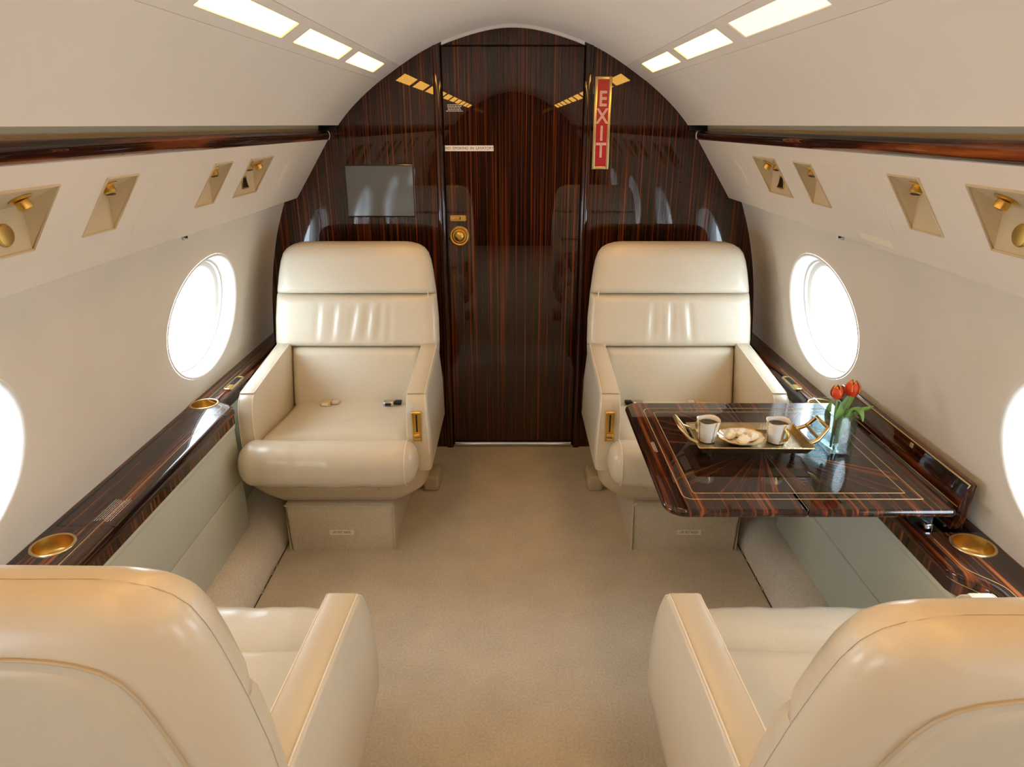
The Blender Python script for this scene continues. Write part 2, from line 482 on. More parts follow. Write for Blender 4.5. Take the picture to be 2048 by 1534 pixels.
# unit vectors in the light strip
sd = Vector((.54 - .455, 1.6445 - 1.700)); slen = sd.length; sd /= slen
sn = Vector((-sd.y, sd.x))           # outward (away from the cabin)
for s in (-1, 1):
    nm = side_name[s]
    # light strip with rectangular openings (frame pieces between the lamps)
    a, b = 0.022, 0.022 + 0.052      # opening across the strip
    pieces = []
    def strip_pt(u, y, d=0.0):
        p = Vector((.455, 1.700)) + sd * u + sn * d
        return (s * p.x, y, p.y)
    def quad(u0, u1, ya, yb, d=0.0):
        return [strip_pt(u0, ya, d), strip_pt(u1, ya, d), strip_pt(u1, yb, d), strip_pt(u0, yb, d)], [(0, 1, 2, 3)]
    pieces.append(quad(0.0012, a, BACK, D)); pieces.append(quad(b, slen - 0.0012, BACK, D))
    ys = [BACK] + [q for L0 in LIGHTS for q in (L0, L0 + LLEN)] + [D]
    for i in range(0, len(ys), 2):
        pieces.append(quad(a, b, ys[i], ys[i + 1]))
    # seams beside the strip: small dark grooves
    for u0, u1 in ((0, 0.0012), (slen - 0.0012, slen)):
        pieces.append(([strip_pt(u0, BACK), strip_pt(u0, BACK, .004), strip_pt(u0, D, .004), strip_pt(u0, D)], [(0, 1, 2, 3)]))
        pieces.append(([strip_pt(u1, BACK), strip_pt(u1, BACK, .004), strip_pt(u1, D, .004), strip_pt(u1, D)], [(0, 1, 2, 3)]))
        pieces.append(quad(u0, u1, BACK, D, 0.004))
    V, Fc = join(*pieces)
    trim(V, Fc, 'ceiling', 'cream strip holding the row of ceiling lights on the %s' % nm, fix=False, smooth=False)
    for i, L0 in enumerate(LIGHTS):
        dim = (s == 1 and abs(L0 - 1.245) < .01)
        k = len(LIGHTS) - 1 - i
        root = empty('ceiling_light', strip_pt((a + b) / 2, L0 + LLEN / 2))
        if k < 3:
            order = ['nearest the wooden bulkhead', 'second from the wooden bulkhead', 'third from the wooden bulkhead'][k]
            lab = 'long rectangular ceiling light on the %s, %s' % (nm, order)
            if dim: lab = 'dim peach-coloured rectangular ceiling light on the right, third from the wooden bulkhead'
            tag(root, lab, 'ceiling light')
        else:
            tag(root, 'ceiling light in the %s row, %s from the wooden bulkhead' % (nm, ['fourth', 'fifth', 'sixth', 'seventh', 'eighth', 'ninth', 'tenth'][k - 3]), 'ceiling light')
        g = 0.0015
        fr = []
        for (u0, u1, ya, yb) in ((a, a, L0, L0 + LLEN), (b, b, L0, L0 + LLEN)):
            fr.append(([strip_pt(u0, ya), strip_pt(u0, ya, .006), strip_pt(u0, yb, .006), strip_pt(u0, yb)], [(0, 1, 2, 3)]))
        for ya in (L0, L0 + LLEN):
            fr.append(([strip_pt(a, ya), strip_pt(b, ya), strip_pt(b, ya, .006), strip_pt(a, ya, .006)], [(0, 1, 2, 3)]))
        mesh('frame', *join(*fr), 'recess', root, smooth=False)
        V = [strip_pt(a, L0, .003), strip_pt(b, L0, .003), strip_pt(b, L0 + LLEN, .003), strip_pt(a, L0 + LLEN, .003),
             strip_pt(a, L0, .006), strip_pt(b, L0, .006), strip_pt(b, L0 + LLEN, .006), strip_pt(a, L0 + LLEN, .006)]
        mesh('lens', V, [(0, 1, 2, 3), (7, 6, 5, 4), (0, 4, 5, 1), (1, 5, 6, 2), (2, 6, 7, 3), (3, 7, 4, 0)], 'lampdim' if dim else 'lamp', root, smooth=False)
    # upper side panel
    P = arc_smooth(UPPER[:5], 3) + UPPER[5:]
    V, Fc = extrude_profile(xs(P, s), BACK, D)
    tag(mesh('wall_upper_' + nm, V, Fc, 'ceiling', fix=False), 'cream sloping upper side panel above the wood rail on the %s' % nm, kind='structure')
    # recess behind the wood rail
    V, Fc = extrude_profile(xs([(.80, 1.488), (.802, 1.452)], s), BACK, D)
    trim(V, Fc, 'recess', 'beige recess between the upper panel and the wood rail on the %s' % nm, fix=False)
    rail = [(.803, 1.456), (.782, 1.4575), (.772, 1.455), (.765, 1.449), (.7625, 1.440), (.7635, 1.430), (.768, 1.422), (.775, 1.418), (.80, 1.40)]
    V, Fc = extrude_profile(xs(arc_smooth(rail, 4), s), BACK, D - .002)
    trim(V, Fc, 'wood_y', 'glossy dark wood rail along the top of the %s service panel' % nm, fix=False)
    V, Fc = rbox(min(s * .728, s * .80), max(s * .728, s * .80), D - .028, D - .002, 1.4575, 1.476, .002)
    trim(V, Fc, 'black', 'black end block between the %s wood rail and bulkhead' % nm)

    # passenger service panel: flat inclined face with wedge-shaped recesses
    A = Vector((.772, 1.420)); B = Vector((.923, 1.190)); dv = (B - A); plen = dv.length; dv /= plen
    nin = Vector((dv.y, -dv.x))          # points into the cabin (down and inboard)
    def pp(t, y, d=0.0):
        p = A + dv * t + nin * d
        return (s * p.x, y, p.y)
    t0 = (Vector((.798, 1.3805)) - A).length; t1 = (Vector((.872, 1.2675)) - A).length
    groups = [('large', 2.18, 2.38), ('small', 1.912, 2.03), ('small', 1.392, 1.51), ('large', 1.042, 1.24),
              ('small', 0.774, 0.892), ('small', 0.254, 0.372), ('large', -0.096, 0.102), ('large', -1.2, -1.0)]
    root = empty('service_panel', (s * .85, 0, 1.3))
    tag(root, 'cream overhead service panel with gold reading lamps along the %s wall' % nm, 'service panel')
    pc = []
    def pq(ta, tb, ya, yb, d=0.0):
        return [pp(ta, ya, d), pp(tb, ya, d), pp(tb, yb, d), pp(ta, yb, d)], [(0, 1, 2, 3)]
    pc.append(pq(0, t0, BACK, D)); pc.append(pq(t1, plen, BACK, D))
    ye = sorted([(g[1], g[2]) for g in groups]); yy = BACK
    for (ya, yb) in ye:
        pc.append(pq(t0, t1, yy, ya)); yy = yb
    pc.append(pq(t0, t1, yy, D))
    low = [(.923, 1.190), (.9265, 1.1855), (.932, 1.183), (.98, 1.172), (1.0, 1.168)]
    pc.append(extrude_profile(xs(low, s), BACK, D))
    mesh('panel_face', *join(*pc), 'psu', root, smooth=False)
    for gi, (kind, ya, yb) in enumerate(groups):
        T = A + dv * t0; Bm = A + dv * t1
        Pd = Vector((Bm.x - 0.003, T.y - 0.036))
        c = [(s * T.x, ya, T.y), (s * T.x, yb, T.y), (s * Pd.x, ya + .006, Pd.y), (s * Pd.x, yb - .006, Pd.y), (s * Bm.x, ya, Bm.y), (s * Bm.x, yb, Bm.y)]
        rc = mesh('recess', c, [(0, 1, 3, 2), (2, 3, 5, 4), (0, 2, 4), (1, 5, 3)], 'recess', root, smooth=False)
        # raised soft lip around the opening
        lip = [pp(t0, ya, .0012), pp(t0, yb, .0012), pp(t1, yb, .0012), pp(t1, ya, .0012)]
        mesh('lip', *tube(lip, .0028, 6, closed=True), 'recess', rc)
        if kind == 'large' and ya < -.5: continue
        ns = 1 if kind == 'small' else 2
        for q in range(ns):
            yc = (ya + yb) / 2 if ns == 1 else ya + (yb - ya) * (0.30 + 0.42 * q)
            cx = s * (T.x + .036); cz = T.y - .036 * .036 / (Pd.x - T.x)
            fl = lathe([(0, 0.001), (.019, 0.001), (.020, -.002), (.015, -.004), (0, -.004)], 20)
            fl = xform(fl, Matrix.Translation((cx, yc, cz)) @ Matrix.Rotation(s * .46, 4, 'Y'))
            la = mesh('reading_lamp', *fl, 'gold', root)
            tilt = Matrix.Translation((cx - s * .001, yc, cz - .003)) @ Matrix.Rotation(s * .30, 4, 'Y') @ Matrix.Rotation((.25 if q else -.25), 4, 'X')
            bar = lathe([(0, 0), (.0105, 0), (.012, -.003), (.012, -.014), (.0100, -.016), (.0092, -.012), (0, -.012)], 20)
            v, f = xform(bar, tilt)
            idx = []
            mesh('lamp_barrel', v, f, 'gold', la)
            v, f = xform(lathe([(0, -.0152), (.0098, -.0152)], 16, cap=False), tilt)
            mesh('lamp_glass', v, [tuple(range(16, 32))], 'black', la)
        if kind == 'large':
            yb2 = (ya + yb) / 2 + (.008 if ya > 1.5 else .035)
            xw = s * (Bm.x - .0038)
            if ya > 1.5:   # trapezoid gold-framed grille
                zc = 1.304
                ol = lambda w1, w2, h: [(xw, yb2 - w1, zc + h), (xw, yb2 + w1, zc + h), (xw, yb2 + w2, zc - h), (xw, yb2 - w2, zc - h)]
                gr = mesh('speaker_grille', *tube(ol(.014, .026, .017), .0028, 8, closed=True), 'gold', root)
                mesh('grille_face', ol(.014, .026, .017), [(0, 1, 2, 3)], 'black', gr, smooth=False)
            else:
                v, f = xform(lathe([(0, .004), (.010, .004), (.018, .003), (.020, 0)], 24, cap=False), Matrix.Translation((xw, yb2, 1.302)) @ Matrix.Rotation(-s * PI / 2, 4, 'Y'))
                mesh('air_outlet', v, f, 'gold', root)
    # access covers and the small latch under the lower edge
    for (ya, yb, ta, tb) in ((1.60, 1.845, .04, .215), (0.45, .70, .04, .215)):
        mesh('access_cover', *loft([[pp(ta + i, ya + i, d), pp(tb - i, ya + i, d), pp(tb - i, yb - i, d), pp(ta + i, yb - i, d)] for d, i in ((0, 0), (.0006, 0), (.0008, .001))]), 'psu', root, smooth=False)
    oc = [[pp(.13 + .052 * k * math.cos(2 * PI * i / 24), 2.63 + .045 * k * math.sin(2 * PI * i / 24), d) for i in range(24)] for d, k in ((0, 1), (.001, 1), (.0014, .97))]
    mesh('oxygen_mask_cover', *loft(oc), 'psu', root, angle=60)
    if s == 1:
        mesh('placard', *loft([[pp(.243, 1.64, d), pp(.263, 1.64, d), pp(.263, 1.80, d), pp(.243, 1.80, d)] for d in (0, .0008)]), 'ivory', root, smooth=False)
    v, f = rbox(s * .955 - .004, s * .955 + .004, 1.985, 2.01, 1.166, 1.176, .001)
    mesh('latch', v, f, 'chrome', root)

    # side wall with oval window openings
    parts = []; yprev = BACK
    nz = 12; z0w, z1w = WALLP[0][1], WALLP[-1][1]
    zs = [z0w + (z1w - z0w) * i / nz for i in range(nz + 1)]
    def wp(y, z): return (s * wall_x(z), y, z)
    for wy in sorted(WIN_Y):
        ya, yb = wy - .36, wy + .36
        parts.append(loft([[wp(y, z) for z in zs] for y in (yprev, ya)], closed=False)); yprev = yb
        bnd = [(ya + (yb - ya) * i / nz, z0w) for i in range(nz)] + [(yb, z) for z in zs[:-1]] + [(yb - (yb - ya) * i / nz, z1w) for i in range(nz)] + [(ya, z) for z in reversed(zs[1:])]
        rings = []
        NR = 8
        for r in range(NR + 1):
            ring = []
            for (y, z) in bnd:
                an = math.atan2((z - WIN_Z) / WIN_B, (y - wy) / WIN_A)
                ey, ez = wy + WIN_A * math.cos(an), WIN_Z + WIN_B * math.sin(an)
                t = r / NR
                ring.append(wp(ey + (y - ey) * t, ez + (z - ez) * t))
            rings.append(ring)
        parts.append((([p for q in rings for p in q]), grid_faces(NR + 1, len(bnd), 0, False, True)))
    parts.append(loft([[wp(y, z) for z in zs] for y in (yprev, D)], closed=False))
    V, Fc = join(*parts)
    tag(mesh('wall_' + nm, V, Fc, 'wall', fix=False, angle=60), 'cream %s side wall with oval windows' % nm, kind='structure')

    # windows: bullnose reveal, inner ring, acrylic pane
    for i, wy in enumerate(WIN_Y):
        idx = (0 if s == -1 else len(WIN_Y)) + i + 1
        root = empty('window_%d' % idx, (s * 1.08, wy, WIN_Z))
        tag(root, '%s oval cabin window in the %s wall' % (['far', 'near', 'rear', 'rearmost'][i], nm), kind='structure')
        n = 64
        prof = [(0.0, 1.0, -0.0005), (0.0, 1.0, -.0015), (.0, .992, -.0028), (0, .975, -.002), (0, .955, .003), (0, .94, .012), (0, .925, .032), (0, .90, .044), (0, .868, .050)]
        rings = []
        for _, k, d in prof:
            ring = []
            for j in range(n):
                an = 2 * PI * j / n
                y = wy + WIN_A * k * math.cos(an); z = WIN_Z + WIN_B * k * math.sin(an)
                # edge follows the curved wall, outwards by d
                ring.append((s * (wall_x(WIN_Z + WIN_B * math.sin(an)) + d), y, z))
            rings.append(ring)
        mesh('window_reveal', *loft(rings, True, False), 'reveal', root, angle=60)
        rings = []
        for k, d in ((.874, .046), (.872, .056), (.80, .062), (.76, .085), (.76, .10)):
            rings.append([(s * (wall_x(WIN_Z + WIN_B * math.sin(2 * PI * j / n)) + d), wy + WIN_A * k * math.cos(2 * PI * j / n), WIN_Z + WIN_B * k * math.sin(2 * PI * j / n)) for j in range(n)])
        mesh('window_frame', *loft(rings, True, False), 'reveal', root, angle=60)
        rings = [[(s * (wall_x(WIN_Z + WIN_B * math.sin(2 * PI * j / n)) + d), wy + WIN_A * .79 * math.cos(2 * PI * j / n), WIN_Z + WIN_B * .79 * math.sin(2 * PI * j / n)) for j in range(n)] for d in (.068, .072)]
        mesh('window_pane', *loft(rings, True, True), 'pane', root, angle=30)

# floor, carpet ramps
V, Fc = rbox(-.875, .875, BACK - .021, D + .021, -.03, 0, 0)
tag(mesh('floor', V, Fc, 'carpet', smooth=False), 'beige loop pile carpet floor', kind='structure')
for s in (-1, 1):
    nm = side_name[s]
    ramp = [(.850, -.02), (.851, .02), (.858, .05), (.872, .078), (.892, .098), (.92, .112), (.955, .118), (1.06, .121), (1.11, .125)]
    V, Fc = extrude_profile(xs(arc_smooth(ramp, 3), s), BACK, D)
    trim(V, Fc, 'carpet2', 'pale carpeted kerb along the %s side of the floor' % nm, fix=False)
    V, Fc = extrude_profile(xs([(1.035, .11), (1.035, .56)], s), BACK, D)
    trim(V, Fc, 'panel', 'sage leather lower side wall behind the seats on the %s' % nm, fix=False)
    # metal flecks of the floor track showing in the gap
    rr = random.Random(5 + s); parts = []
    yy = 1.25
    while yy < 2.2:
        l = rr.uniform(.006, .03)
        parts.append(rbox(min(s * .843, s * .849), max(s * .843, s * .849), yy, yy + l, -.002, rr.uniform(.003, .010), .001, 1))
        yy += l + rr.uniform(.012, .11)
    trim(*rbox(min(s * .8455, s * .8490), max(s * .8455, s * .8490), BACK, D - .01, -.001, .0012, 0), 'crease', 'dark gap between floor carpet and the %s kerb' % nm, smooth=False)
    trim(*join(*parts), 'chrome', 'worn metal floor track edge beside the %s carpeted kerb' % nm)

# ------------------------------------------------------------------ far bulkhead, door
OUT = [(x, z) for x, z in arc_smooth(full[len(full) // 2:], 3)] + [(.54, 1.6445)] + arc_smooth(UPPER[:5], 3)[1:] + [(.722, 1.479), (.81, 1.490), (.815, 1.38), (.935, 1.20), (.983, 1.17)] + [(x, z) for x, z in reversed(WALLP[:-2])] + [(1.11, .125), (1.11, 0)]
def outline_half(s, x_in):
    """bulkhead panel outline from x_in outwards, from floor up"""
    top = interp([(x, z) for x, z in sorted(OUT[:40], key=lambda q: q[0]) if x < .45], x_in)
    pts = [(x_in, 0.0), (x_in, top)] + [(x + .004, z + .004) for x, z in OUT if x > x_in + .003] 
    return [(s * x, z) for x, z in pts]
JI, JO = .291, .322       # door edge, jamb outer edge
for s in (-1, 1):
    nm = side_name[s]
    P = outline_half(s, JO)
    V = [(x, D, z) for x, z in P] + [(x, D + .02, z) for x, z in P]; n = len(P)
    Fc = [tuple(range(n)), tuple(range(2 * n - 1, n - 1, -1))] + [(i, (i + 1) % n, n + (i + 1) % n, n + i) for i in range(n)]
    tag(mesh('wall_far_' + nm, V, Fc, 'wood_x', smooth=False), 'glossy striped dark wood bulkhead panel %s of the door' % nm, kind='structure')
    # jamb: rounded glossy post
    ht = 1.775
    cs = [(JO + .003, 0.0), (JO + .001, -.006), (JO - .004, -.010), ((JI + JO) / 2, -.0115), (JI + .006, -.010), (JI + .001, -.005), (JI, .004), (JI, .02), (JO, .02)]
    cs = [(x, y) for x, y in cs]
    rings = [[(s * x, D + y, z) for x, y in cs] for z in (0, ht)]
    trim(*loft(rings), 'wood_x', 'dark glossy door jamb on the %s side of the lavatory door' % nm, angle=60)
# door
root = empty('door_1', (0, D, 0)); tag(root, 'striped dark wood lavatory door in the bulkhead', kind='structure')
DY = D + .004
dw = JI - .002
ztop = 1.772
outl = lambda i: rrect(-dw, dw, .028, ztop, .004, 4, i)
v, f = loft([[(x, y, z) for x, z in outl(i)] for y, i in ((DY + .02, 0), (DY + .003, 0), (DY + .0008, .0008), (DY, .003))])
mesh('door_leaf', v, f, 'wood_x', root, angle=60, flatcap=True)
# arch piece above the door
top = [(x, z) for x, z in arc_smooth(full, 3) if abs(x) < JO - .001]
P = [(-JO, 1.777), (JO, 1.777)] + [(JO, interp(sorted(top), JO))] + [(x, z + .003) for x, z in sorted(top, reverse=True)] + [(-JO, interp(sorted(top), -JO))]
n = len(P)
V = [(x, D + .001, z) for x, z in P] + [(x, D + .02, z) for x, z in P]
tag(mesh('wall_far_top', V, [tuple(range(n)), tuple(range(2 * n - 1, n - 1, -1))] + [(i, (i + 1) % n, n + (i + 1) % n, n + i) for i in range(n)], 'wood_x', smooth=False), 'arched dark wood panel above the lavatory door', kind='structure')
top2 = sorted([(x, z) for x, z in arc_smooth(full, 3) if abs(x) < .29])
rings = [[(x, D - .012, z - .0005), (x, D - .012, z - .013), (x, D, z - .013), (x, D, z - .0005)] for x, z in top2]
trim(*loft(rings), 'grey', 'thin grey arched edging between headliner and bulkhead top')
# threshold strip
rings = [[(x, D - .006, .001), (x, D - .008, .012), (x, D - .004, .021), (x, D + .003, .024), (x, D + .003, .001)] for x in (-dw + .005, dw - .005)]
trim(*loft(rings), 'chrome', 'polished metal threshold strip under the lavatory door', angle=60)
V, Fc = rbox(-1.25, 1.25, D + .021, D + .03, -.03, 1.9, 0)  # unseen slab added to seal the bulkhead against leaking sky light
tag(mesh('wall_far_backing', V, Fc, 'black', smooth=False), 'dark backing behind the bulkhead door', kind='structure')
# door hardware
def ring_at(prof, n, x, y, z):
    return xform(lathe(prof, n), Matrix.Translation((x, y, z)) @ Matrix.Rotation(PI / 2, 4, 'X'))
hx, hz = -.234, 1.023
kb = mesh('door_knob_cup', *ring_at([(0, .001), (.029, .001), (.031, .004), (.034, .009), (.039, .010), (.0425, .007), (.043, 0), (0, 0)], 48, hx, DY, hz), 'gold', root)
mesh('door_knob', *ring_at([(.020, .001), (.021, .008), (.0235, .014), (.022, .021), (.016, .026), (.007, .028), (0, .0285)], 40, hx, DY, hz), 'gold', kb)
fl = [(hx + .013 * math.cos(a) * (1 if i % 2 else .45), DY - .0292, hz + .013 * math.sin(a) * (1 if i % 2 else .45)) for i, a in enumerate([2 * PI * k / 10 for k in range(10)])]
mesh('knob_rosette', *loft([fl, [(x, y + .004, z) for x, y, z in fl]]), 'gold_satin', kb)
lx, lz = -.238, 1.099
pl = mesh('occupancy_latch', *loft([[(x, y, z) for x, z in rrect(lx - .035, lx + .035, lz - .0125, lz + .0125, .005, 4, i)] for y, i in ((DY, 0), (DY - .003, 0), (DY - .0045, .0015), (DY - .0045, .005), (DY - .002, .006))]), 'gold', root)
mesh('latch_slider', *rbox(lx - .028, lx + .004, DY - .0042, DY - .001, lz - .0062, lz + .0062, .001), 'gold_satin', pl)
mesh('latch_window', *rbox(lx + .006, lx + .010, DY - .0035, DY - .001, lz - .0062, lz + .0062, .0005), 'ink', pl)

def placard(name, label, x, y, z, w, h, mat, body, size, ink, parent, rot=0.0, squeeze=1.0, spacing=1.0):
    o = mesh(name, *xform(rbox(-w / 2, w / 2, -.0008, 0, -h / 2, h / 2, .0003, 1), Matrix.Translation((x, y, z)) @ Matrix.Rotation(rot, 4, 'Y')), mat, parent, smooth=False)
    tag(o, label)
    text_mesh('lettering', body, size, ink, FACE_MY(x, y - .0009, z, rot), o, .0002, squeeze=squeeze, spacing=spacing)
    return o
placard('no_smoking_placard', 'white placard reading NO SMOKING IN LAVATORY', -.1835, DY, 1.386, .204, .0225, 'white', 'NO  SMOKING  IN  LAVATORY', .0150, 'ink', root, squeeze=.98, spacing=1.0)
nt = tiny_lines('notice', 5, .075, .030, 'whiteink', FACE_MY(-.241, DY - .0002, 1.543), root, 3)
tag(nt, 'tiny white printed notice')

# exit sign
ex = empty('exit_sign', (.367, D, 1.48)); tag(ex, 'tall red EXIT sign in a gold frame on the wood bulkhead', 'sign')
sx0, sx1, sz0, sz1 = .333, .402, 1.303, 1.661
def exbox(x0, x1, z0, z1, y0, y1, r=.001): return rbox(x0, x1, D - y1, D - y0, z0, z1, r, 2)
fw = .011
mesh('sign_frame', *join(exbox(sx0, sx0 + fw, sz0, sz1, 0, .006), exbox(sx1 - fw, sx1, sz0, sz1, 0, .006), exbox(sx0 + fw, sx1 - fw, sz0, sz0 + fw, 0, .006), exbox(sx0 + fw, sx1 - fw, sz1 - fw, sz1, 0, .006)), 'goldframe', ex)
mesh('sign_face', *exbox(sx0 + fw, sx1 - fw, sz0 + fw, sz1 - fw, 0, .004, 0), 'red', ex, smooth=False)
cx = (sx0 + sx1) / 2
for i, ch in enumerate('EXIT'):
    zc = 1.575 - i * .0665
    o = text_mesh('letter', ch, .082, 'pinkline', FACE_MY(cx, D - .0044, zc), ex, .0003, offset=.0012, squeeze=.84)
    text_mesh('letter_fill', ch, .082, 'pink', FACE_MY(cx, D - .0049, zc), o, .0003, offset=-.0012, squeeze=.84)

# wall screen
mo = empty('wall_screen', (-.567, D, 1.213)); tag(mo, 'grey reflective flat screen set in the left wood bulkhead', 'screen')
x0, x1, z0, z1 = -.712, -.4235, 1.1075, 1.3185
mesh('screen_frame', *loft([[(x, y, z) for x, z in rrect(x0, x1, z0, z1, .004, 3, i)] for y, i in ((D, -.003), (D - .003, -.003), (D - .004, -.001), (D - .004, .0015), (D - .0015, .002))]), 'blackgloss', mo)
mesh('screen_glass', *rbox(x0 + .002, x1 - .002, D - .003, D - .0002, z0 + .002, z1 - .002, .0005, 1), 'screen', mo, smooth=False)

# rear end of the cabin behind the viewer
P = [(x, z) for x, z in outline_half(1, .001)]; P = [(-x, z) for x, z in reversed(P)] + P
n = len(P)
tag(mesh('wall_near', [(x, BACK, z) for x, z in P] + [(x, BACK - .02, z) for x, z in P], [tuple(range(n)), tuple(range(2 * n - 1, n - 1, -1))], 'wood_x', smooth=False), 'dark wood bulkhead behind the viewer', kind='structure')
tag(mesh('wall_near_backing', *rbox(-1.3, 1.3, BACK - .05, BACK - .021, -.06, 2.0, 0), 'black', smooth=False), 'dark backing behind the rear bulkhead', kind='structure')  # added out of view to stop daylight leaking in where floor meets bulkhead
root = empty('door_2', (0, BACK, 0)); tag(root, 'dark doorway in the rear bulkhead', kind='structure')
mesh('door_leaf', *rbox(-.36, .36, BACK + .001, BACK + .02, .005, 1.68, .004), 'black', root)

# ------------------------------------------------------------------ side ledges
def xin(y, s):
    wide = .942; nar = 1.018 if y > 1.7 else .990
    k = smooth01((y - 1.15) / .09) * smooth01((2.195 - y) / .075)
    return nar + (wide - nar) * k
def cup(s, y, lab, parent, x=1.052):
    r = .041
    rim = mesh('cup_holder', *lathe([(r, -.001), (r, .002), (r + .003, .0034), (r + .006, .002), (r + .0065, 0)], 48, (s * x, y, .585), cap=False), 'goldframe', parent, angle=60)
    rim['label'] = lab
    mesh('cup_bowl', *lathe([(r, .0005), (r - .001, -.014), (r - .003, -.031), (r - .007, -.0355), (0.0005, -.0365)], 48, (s * x, y, .585), cap=False), 'gold_satin', rim, angle=70)
    return xform(lathe([(r + .001, -.5), (r + .001, .5)], 48), Matrix.Translation((s * x, y, .585)))
LEDGE_Y0, LEDGE_Y1 = BACK + .01, D - .003
for s in (-1, 1):
    nm = side_name[s]
    root = empty('side_ledge', (s * 1.03, 1.6, .585))
    tag(root, 'glossy dark wood side ledge %s' % ('with lidded compartment under the left windows' if s == -1 else 'under the right windows carrying the fold-out table'), 'ledge')
    ys = [LEDGE_Y0, -1, 0, .6, 1.0] + [1.10 + .0125 * i for i in range(100)] + [2.5, 2.8, LEDGE_Y1]
    ys = sorted(set(round(q, 4) for q in ys))
    def sect(y):
        a = xin(y, s)
        pr = [(a + .006, .557), (a + .001, .5605), (a, .566), (a + .001, .573), (a + .005, .580), (a + .012, .5842), (a + .020, .585), (wall_x(.585) - .0006, .585), (wall_x(.585) - .0006, .557)]
        return [(s * x, y, z) for x, z in pr]
    top = mesh('ledge_top', *loft([sect(y) for y in ys]), 'wood_y', root, angle=50)
    cuts = [cup(s, 2.149, 'round gold cup holder beside the far armchair', root, 1.057), cup(s, 1.314, 'round gold cup holder beside the near armchair', root, 1.047)]
    if s == 1:
        cuts.append(rbox(.968, 1.092, 1.365, 2.04, .40, .7, 0))
    boolean_cut(top, cuts)
    # fascia under the rounded nosing
    fy = [y for y in ys if 0.9 <= y <= 2.6]
    mesh('ledge_fascia', *loft([[(s * (xin(y, s) + .008), y, .557), (s * (xin(y, s) + .008), y, .524), (s * (xin(y, s) + .03), y, .524), (s * (xin(y, s) + .03), y, .557)] for y in [LEDGE_Y0] + fy + [LEDGE_Y1]]), 'wood_fascia', root, angle=50)
    mesh('brass_line', *tube([(s * (xin(y, s) + .0065), y, .557) for y in fy], .0011, 6), 'brass_line', root)
    mesh('inlay_line', *tube([(s * (xin(y, s) + .045), y, .5851) for y in fy if y < 1.36 or y > 2.05 or s == -1], .0008, 6), 'brass_line', root) if s == -1 else None
    if s == 1:
        for seg in ([y for y in fy if y < 1.345], [y for y in fy if y > 2.06]):
            mesh('inlay_line', *tube([(s * (xin(y, s) + .03), y, .5851) for y in seg], .0008, 6), 'brass_line', root)
        mesh('table_well', *join(rbox(.966, 1.094, 1.363, 2.042, .515, .525, 0), rbox(1.0925, 1.0955, 1.363, 2.042, .525, .583, 0)), 'blackgloss', root, smooth=False)
    else:
        # lid seams: thin black strips laid in the lacquer as dark joints
        o = mesh('lid_seam', *join(rbox(-1.089, -.943, 2.0545, 2.0570, .5842, .5853, 0), rbox(-1.089, -.943, 1.3930, 1.3955, .5842, .5853, 0), rbox(-1.0895, -1.087, 1.3930, 2.0570, .5842, .5853, 0)), 'black', root, smooth=False)
        tiny_lines('printed_notice', 8, .12, .045, 'whiteink', Matrix.Translation((-.992, 1.465, .5852)) @ Matrix.Rotation(PI / 2, 4, 'Z'), root, 9, .22)
    # remote control in the ledge beside each seat
    for (yc, where) in ((2.345, 'far'), (1.02, 'near')):
        xr = s * (1.03 if where == 'far' else 1.045)
        ol = lambda i: rrect(xr - .017, xr + .017, yc - .066, yc + .066, .012, 5, i)
        rm = mesh('seat_control', *prism(ol, [(.585, 0), (.589, 0), (.591, .002), (.591, .005), (.5885, .006)]), 'goldframe', root)
        rm['label'] = 'gold-framed keypad control beside the %s armchair' % where
        mesh('control_plate', *prism(lambda i: rrect(xr - .011, xr + .011, yc - .06, yc + .06, .007, 4, i), [(.586, 0), (.5893, 0)]), 'black' if where == 'far' else 'blackgloss', rm)
        kk = []
        for r in range(6):
            for c in range(2):
                kk.append(rbox(xr - .008 + c * .0085, xr - .0005 + c * .0085, yc - .012 + r * .0105, yc - .0035 + r * .0105, .5885, .5905, .0006, 1))
        for q in kk: mesh('key', *q, 'ink', rm)
        mesh('dial_plate', *prism(lambda i: rrect(xr - .009, xr + .009, yc - .056, yc - .022, .004, 4, i), [(.586, 0), (.5902, 0)]), 'gold_satin', rm)
    # lower leather panel between the seats
    root = empty('wall_lower_' + nm, (s * .96, 1.68, .12)); tag(root, 'padded sage green leather panel below the %s ledge' % nm, kind='structure')
    Y0, Y1 = 1.18, 2.125
    for (za, zb, nme) in ((.118, .3105, 'lower_pad'), (.3125, .505, 'upper_pad')):
        mesh(nme, *rbox(min(s * .955, s * 1.034), max(s * .955, s * 1.034), Y0, Y1, za, zb, .005, 3), 'panel', root)
    mesh('top_edge_roll', *rbox(min(s * .950, s * 1.034), max(s * .950, s * 1.034), Y0, Y1, .5055, .5245, .006, 3), 'panel', root)

